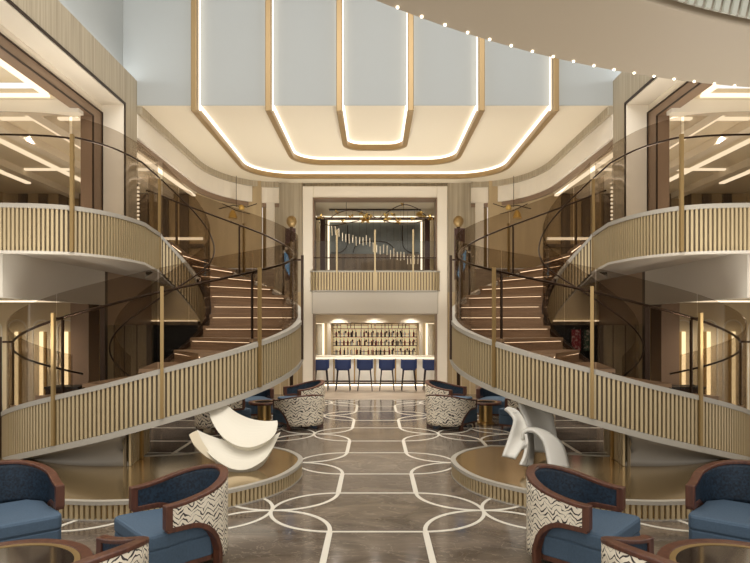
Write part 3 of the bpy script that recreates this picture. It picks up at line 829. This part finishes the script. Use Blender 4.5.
# ------------------------------------------------------------------ tub chairs
def make_chair():
    t=thing('tub_chair','','chair')
    W=.37; D=.36; arm=.30
    # centreline of shell from left arm tip round the back to right arm tip
    P=[]
    for i in range(8): P.append((-W-.0, arm-arm*i/8))
    for i in range(25): a=pi*i/24; P.append((-W*cos(a), -D*sin(a)))
    for i in range(1,9): P.append((W, arm*i/8))
    n=len(P)
    L=[0]
    for a,b in zip(P,P[1:]): L.append(L[-1]+math.hypot(b[0]-a[0],b[1]-a[1]))
    tot=L[-1]; S=[(l-tot/2) for l in L]; h=tot/2
    zt=[.655+.155*(0.5+0.5*cos(pi*min(1,abs(s)/h))) for s in S]
    sleg=.30*h/.9 if False else .36
    def arch(s):
        a=abs(s)
        if a<=sleg: return .10
        f=min(1,(a-sleg)/(h*.62-sleg+.12)); return .455*sqrt(max(0,1-(1-f)**2))
    zb=[max(arch(s),.1) for s in S]
    zb2=[arch(s) for s in S]
    N=normals(P)
    # outer fabric (right-hand side of travel is inward here, so the outside is negative)
    def sheet(off,zlo,zhi,name,m,uv=False):
        mb=MB(); k=8; vs=[];fs=[]
        for i,(x,y) in enumerate(P):
            nx,ny=N[i]
            for j in range(k+1):
                f=j/k; z=zlo[i]+(zhi[i]-zlo[i])*f
                lean=off+ .0
                vs.append((x+nx*lean,y+ny*lean*(1+0),z))
                mb.uv[i*(k+1)+j]=(S[i],z)
        for i in range(n-1):
            for j in range(k): c=i*(k+1)+j; fs.append((c,c+k+1,c+k+2,c+1))
        mb.add(vs,fs); 
        return mb.build(name,m,t,uvf=uv,smooth=True,solid=.012)
    sgn = 1 if (N[n//2][1]<0) else -1     # outward direction sign
    o=sgn
    sheet(.028*o,zb,[z-.02 for z in zt],'outer_back',M_zig,True)
    sheet(-.02*o,[max(z,.40) for z in zb],[z-.02 for z in zt],'inner_back',M_velvet)
    # walnut rim, arm ends and arched rails running down into the rear legs
    mb=MB()
    mb.ribbon(P,[z-.032 for z in zt],zt,-.038,.038)
    for e in (0,n-1):
        x,y=P[e]; yy=y
        mb.box(x-.038,x+.038,yy-.045,yy+.015,.455,zt[e])
    for side in (0,1):
        idx=[i for i in range(n) if (S[i]<-sleg+.001 if side==0 else S[i]>sleg-.001)]
        if side==0: idx=idx[::-1]
        PP=[P[i] for i in idx]
        zz=[arch(S[i]) for i in idx]
        # square bar along the arch
        path=[(PP[0][0],PP[0][1],0.0)]+[(x,y,z+.0) for (x,y),z in zip(PP,zz)]
        path=[path[0],(path[0][0],path[0][1],.06)]+[p for p in path[1:] if p[2]>.1]
        vs=[];fs=[]
        Nn=normals([(p[0],p[1]) for p in path[1:]]); Nn=[Nn[0]]+Nn
        for i,p in enumerate(path):
            a=path[max(i-1,0)]; b=path[min(i+1,len(path)-1)]
            tz_=Vector(b)-Vector(a); tz_.normalize()
            nr=Vector((Nn[i][0],Nn[i][1],0)); 
            if i<2: nr=Vector((Nn[2][0],Nn[2][1],0))
            u=nr.cross(tz_).normalized()
            for q,w in ((-.036,-.024),(.036,-.024),(.036,.024),(-.036,.024)): vs.append(Vector(p)+nr*q+u*w)
        for i in range(len(path)-1):
            for k in range(4): fs.append((4*i+k,4*i+(k+1)%4,4*i+4+(k+1)%4,4*i+4+k))
        fs+=[(3,2,1,0),tuple(4*(len(path)-1)+k for k in range(4))]
        mb.add(vs,fs)
    mb.build('frame',M_chairwood,t,bevel=.008)
    # seat
    poly=[(-.315,-.12),(-.325,.1),(-.36,.28),(-.365,.43),(-.33,.47),(.33,.47),(.365,.43),(.36,.28),(.325,.1),(.315,-.12),(.2,-.27),(-.2,-.27)]
    MB().prism(poly,.30,.435).build('seat_cushion',M_blueseat,t,bevel=.03)
    poly2=[(x*.985,y*.99) for x,y in poly]
    MB().prism(poly2,.13,.305).build('seat_base',M_blueseat,t,bevel=.012)
    MB().prism([(x*.99,y*.995) for x,y in poly],.095,.135).build('bottom_rail',M_chairwood,t)
    for sx in (-1,1): MB().tube([(sx*.29,.40,.11),(sx*.31,.42,0)],[.026,.018],8).build('leg',M_chairwood,t)
    return t
ch=make_chair()
# x, y, facing direction, label
chairs=[
 (-1.70,5.28,(-.74,-.67),'blue tub chair with zigzag back, in front of the crescent sculpture plinth'),
 (1.74,5.28,(.74,-.67),'blue tub chair with zigzag back, in front of the ribbon sculpture plinth'),
 (-3.32,5.42,(.62,-.78),'blue tub chair showing its dark inner back, at the frame edge, crescent sculpture side'),
 (3.32,5.42,(-.62,-.78),'blue tub chair showing its dark inner back, at the frame edge, ribbon sculpture side'),
 (-1.80,3.64,(-.85,.5),'tub chair at the bottom frame edge beside the round table, crescent sculpture side'),
 (1.80,3.64,(.85,.5),'tub chair at the bottom frame edge beside the round table, ribbon sculpture side'),
 (-1.52,12.3,(-.55,.84),'tub chair seen from behind, beyond the crescent sculpture, beside the far small table'),
 (1.52,12.3,(.55,.84),'tub chair seen from behind, beyond the ribbon sculpture, beside the far small table'),
 (-1.62,13.9,(-.85,-.5),'farther tub chair, only its rim showing above another, crescent sculpture side'),
 (1.62,13.9,(.85,-.5),'farther tub chair, only its rim showing above another, ribbon sculpture side'),
 (-2.85,13.75,(.35,-.9),'tub chair facing forward behind the far small table, crescent sculpture side'),
 (2.85,13.75,(-.35,-.9),'tub chair facing forward behind the far small table, ribbon sculpture side'),
 (-3.12,11.95,(.75,.6),'tub chair half hidden behind the upper crescent of the sculpture'),
 (3.12,11.95,(-.75,.6),'tub chair half hidden behind the ribbon sculpture back sheet'),
]
for i,(x,y,d,lab) in enumerate(chairs):
    c=ch if i==0 else copy_tree(ch)
    c.location=(x,y,0); c.rotation_euler=(0,0,atan2(-d[0],d[1])); c['label']=lab; c['category']='chair'
    c['group']='blue tub chairs'
    if i>=6: c.scale=(1.14,1.14,.88 if i in (6,7) else 1.0)
    if i>=6:
        for k in c.children:
            if k.name.startswith('outer_back'):
                if 'far' not in MATS:
                    MATS['far']=k.data.copy(); MATS['far'].materials[0]=zigzag(.5)
                k.data=MATS['far']

# tables
def table(x,y,r,h,label):
    t=thing('round_table',label,'table',(x,y,0),'round walnut tables')
    MB().lathe([(r-.09,h-.05),(r-.01,h-.05),(r,h-.02),(r-.01,h),(r-.085,h),(r-.09,h-.01)],x,y,64,loop=True).build('rim',M_chairwood,t)
    MB().lathe([(r-.13,h-.012),(r-.09,h-.012),(r-.09,h-.004),(r-.13,h-.004)],x,y,64,loop=True).build('gold_ring',M_postgold,t)
    MB().lathe([(.01,h-.03),(r-.125,h-.03),(r-.125,h-.008),(.01,h-.008)],x,y,64).build('top',M_tabletop,t)
    MB().lathe([(r*.55,0),(r*.55,.03),(r*.42,.05),(r*.42,h-.05)],x,y,40).build('pedestal',M_gold if r<.5 else M_chairwood,t)
    MB().lathe([(r*.43,.14),(r*.43,.16)],x,y,40).build('band',M_gold,t)
table(-2.58,4.1,.6,.43,'large round walnut table with smoked glass top, crescent sculpture side')
table(2.58,4.1,.6,.43,'large round walnut table with smoked glass top, ribbon sculpture side')
table(-2.36,12.8,.34,.47,'small round walnut table between the far tub chairs, crescent sculpture side')
table(2.36,12.8,.34,.47,'small round walnut table between the far tub chairs, ribbon sculpture side')

# ------------------------------------------------------------------ overhead ring
rg=thing('overhead_ring','huge taupe ceiling ring with tiny spotlights along its edge, top of the hall','ceiling ring',(5.47,-2.64,4.6))
gx,gy=5.47,-2.64
A=[radians(95+ (142-95)*i/60) for i in range(61)]
Pm=[(gx+cos(a),gy+sin(a)) for a in A]
def ringp(r): return [(gx+r*cos(a),gy+r*sin(a)) for a in A]
mb=MB(); mid=ringp(8.555); mb.ribbon(mid,4.6,4.8,-.545,.545); mb.build('ring_body',M_ring,rg,bevel=.02)
for i in range(22):
    a=radians(99.4+i*1.55); x=gx+9.06*cos(a); y=gy+9.06*sin(a)
    MB().lathe([(.011,4.588),(.011,4.6)],x,y,10).build('spotlight',L_spot,rg)
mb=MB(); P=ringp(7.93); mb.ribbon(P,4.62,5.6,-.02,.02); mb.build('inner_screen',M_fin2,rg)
mb=MB(); P=ringp(7.90); 
for i in range(70):
    a=radians(95+i*.67); c,s=cos(a),sin(a); w=.0035*.67
    x0,y0=gx+7.9*cos(a-.0032),gy+7.9*sin(a-.0032); x1,y1=gx+7.9*cos(a+.0032),gy+7.9*sin(a+.0032)
    X0,Y0=gx+7.6*cos(a-.005),gy+7.6*sin(a-.005); X1,Y1=gx+7.6*cos(a+.005),gy+7.6*sin(a+.005)
    ux,uy=cos(a)*.02,sin(a)*.02
    mb.add([(x0,y0,4.6),(x1,y1,4.6),(X1,Y1,5.6),(X0,Y0,5.6),(x0+ux,y0+uy,4.6),(x1+ux,y1+uy,4.6),(X1+ux,Y1+uy,5.6),(X0+ux,Y0+uy,5.6)],
           [(0,1,2,3),(7,6,5,4),(0,4,5,1),(1,5,6,2),(2,6,7,3),(3,7,4,0)])
mb.build('fins',M_fin,rg)
mb=MB()
for a in (100,115,130,140):
    x=gx+8.5*cos(radians(a)); y=gy+8.5*sin(radians(a)); mb.tube([(x,y,4.8),(x,y,12)],.02,8)
mb.build('hanger',M_ring,rg)

# ------------------------------------------------------------------ small pieces
def extras(mir):
    sx=1 if mir else -1; nm=SIDE[mir][0]
    t=thing('globe_sculpture','bronze globe on a tall dark stand at the outer stair bend by '+nm,'sculpture',(sx*2.62,17.2,0))
    MB().lathe([(.01,4.93),(.08,4.95),(.14,5.03),(.155,5.1),(.14,5.18),(.08,5.25),(.01,5.27)],-2.42,17.4,20).build('globe',M_postgold,t,mir,smooth=True)
    MB().lathe([(.16,0),(.16,.04),(.05,.08),(.05,4.94)],-2.42,17.4,16).build('stand',M_bronze,t,mir)
    bx(-2.6,-2.3,17.36,17.44,3.4,4.9).build('panel',M_maroon,t,mir)
    b=MB(); b.prism([(-2.62,4.25),(-2.5,4.1),(-2.34,3.55),(-2.42,3.45),(-2.58,3.75)],17.2,17.24,ax='y'); o=b.build('blue_slant_piece',mat('blue_emissive',(96,160,214),.2,emit=(96,160,220),es=.4),None,mir)  # flat blue piece with slight emission in its material
    tag(o,'slanting blue piece by the bronze globe near '+nm,'glass art')
    # armless far upper lamp
    t=thing('branch_pendant','gold branch pendant seen over the stair glass by '+nm,'pendant lamp',(sx*3.9,17.3,5.2))
    mb=MB().tube([(-4.5,17.3,5.45),(-4.1,17.3,5.55),(-3.7,17.3,5.5),(-3.4,17.3,5.6)],.014,6).tube([(-4.4,17.3,5.6),(-4.0,17.3,5.4),(-3.6,17.3,5.3)],.012,6).tube([(-4,17.3,5.5),(-4,17.3,6.4)],.008,5)
    mb.build('branch',M_bronze,t,mir)
    MB().lathe([(.13,5.18),(.1,5.3),(.05,5.4)],-4.1,17.3,12).build('shade',M_leaf,t,mir)
    MB().lathe([(.07,5.42),(.09,5.5),(.04,5.56)],-3.85,17.3,12).build('shade',M_leaf,t,mir)
    # ring of light strings in the upper lounge
    t=thing('light_strands','two vertical strands of small lamps hanging in the upper lounge by '+nm,'pendant lamp',(sx*5.4,13,4),'hanging light strands')
    for x in (-5.32,-5.14):
        mb=MB()
        for i in range(14): mb.box(x-.03,x+.03,12.98,13.02,3.95+i*.085,3.99+i*.085)
        mb.build('strand',L_soft,t,mir)
    MB().tube([(-5.32,13,5.1),(-5.32,13,6.02)],.006,5).tube([(-5.14,13,5.1),(-5.14,13,6.02)],.006,5).build('cord',M_bronze,t,mir)
    # vertical side counter / console in ground lounge
    t=thing('lounge_console','dark low console against the arched wall in the ground lounge by '+nm,'console',(sx*7.0,12.9,0))
    bx(-6.98,-6.3,12.7,13.15,.08,.75).build('body',M_bronze,t,mir); bx(-7.0,-6.28,12.68,13.17,.75,.79).build('top',M_dark,t,mir)
    for x in (-6.9,-6.4): bx(x-.03,x+.03,12.75,13.1,0,.08).build('foot',M_gold,t,mir)
both(extras)
for x,c,l in ((5.08,(150,40,50),'red patterned picture in the dark recess behind the ribbon sculpture stair'),(5.36,(70,96,78),'green patterned picture beside the red one in the dark recess')):
    t=thing('framed_picture',l,'picture',(x,15.1,1.3))
    w=.11 if c[0]>100 else .07
    bx(x-w,x+w,15.14,15.17,1.45,1.98).build('print',mat('print_%d'%c[0],c,.4,emit=c,es=.12,noise=((14,14,14),(220,190,180),3,.5,.6)),t)  # lighting put into the print as faint emission; it has no lamp
    bx(x-w-.02,x+w+.02,15.16,15.2,1.43,2.0).build('frame',M_bronze,t)

# ------------------------------------------------------------------ lights
def area(name,loc,rot,sx,sy,e,col=(1,.86,.68)):
    d=bpy.data.lights.new(name,'AREA'); d.shape='RECTANGLE'; d.size=sx; d.size_y=sy; d.energy=e; d.color=col
    o=bpy.data.objects.new(name,d); COL.objects.link(o); o.location=loc; o.rotation_euler=rot; return o
def point(name,loc,e,r=.15,col=(1,.84,.64)):
    d=bpy.data.lights.new(name,'POINT'); d.energy=e; d.shadow_soft_size=r; d.color=col
    o=bpy.data.objects.new(name,d); COL.objects.link(o); o.location=loc; return o
area('atrium_fill',(0,3.5,10.5),(0,0,0),7,7,900,(1,.96,.91))  # unseen overhead panel added as soft fill for the atrium
area('hall_fill',(0,-3.5,3.2),(radians(88),0,0),9,4,130,(1,.93,.83))  # added fill from behind the camera, not a fitting of the hall
def spot(loc,e,ang=100,col=(1,.94,.86),r=.06):  # also serves the added upward fill spots below
    d=bpy.data.lights.new('downlight','SPOT'); d.energy=e; d.spot_size=radians(ang); d.spot_blend=.8; d.shadow_soft_size=r; d.color=col
    o=bpy.data.objects.new('downlight',d); COL.objects.link(o); o.location=loc; return o
for x in (-2.75,-1.35,1.35,2.75):
    for y in (12.8,14.4): spot((x,y,6.35),170)
for x in (-1.0,1.0): spot((x,17.3,6.3),70)
for sx in (-1,1):
    for y in (9.4,12.3,15.5): spot((sx*7,y,5.95),110,140)
    spot((sx*5.7,11.0,5.95),90,130)
    for y in (10.5,12.4): spot((sx*7.5,y,2.55),130,150)
    spot((sx*4.4,15.9,3.1),0.1)
    spot((sx*2.8,15.8,3.6),60,130)
for x in (-1.3,0,1.3):
    spot((x,19.6,2.47),90,140); spot((x,21.3,2.47),45,140); spot((x,20.2,6.1),60,150)
for x,y,z,e in ((-1.6,13.3,1.6,190),(1.6,13.3,1.6,190),(-1.6,15.8,2.0,190),(1.6,15.8,2.0,190),(0,14.5,2.4,120),(1.6,5.6,.9,90),(3.2,4.6,.9,90),(-4.3,14,3.95,50),(4.3,14,3.95,50),(-7.5,11,3.95,60),(7.5,11,3.95,60),(-4.6,7.5,1.6,170),(4.6,7.5,1.6,170),(-6.5,9.8,1.2,90),(6.5,9.8,1.2,90),(-4.2,6,4.7,110),(4.2,6,4.7,110),(-4.3,9.5,4.7,70),(4.3,9.5,4.7,70)):
    o=spot((x,y,z),e,170,(1,.95,.87),.25); o.name='bounce_fill'; o.rotation_euler=(pi,0,0)  # unseen upward spots added as floor bounce for ceilings and soffits
w=bpy.data.worlds.new('world'); sc.world=w; w.use_nodes=True
bg=w.node_tree.nodes['Background']; bg.inputs[0].default_value=(1,.97,.93,1); bg.inputs[1].default_value=1.05

sc.view_settings.view_transform='Standard'; sc.view_settings.look='None'; sc.view_settings.gamma=1
sc.view_settings.use_curve_mapping=False; sc.view_settings.exposure=0.08
sc.cycles.transparent_max_bounces=40; sc.cycles.max_bounces=8; sc.cycles.diffuse_bounces=4; sc.cycles.glossy_bounces=4
sc.cycles.sample_clamp_indirect=6; sc.cycles.use_denoising=True
sc.cycles.caustics_reflective=False; sc.cycles.caustics_refractive=False
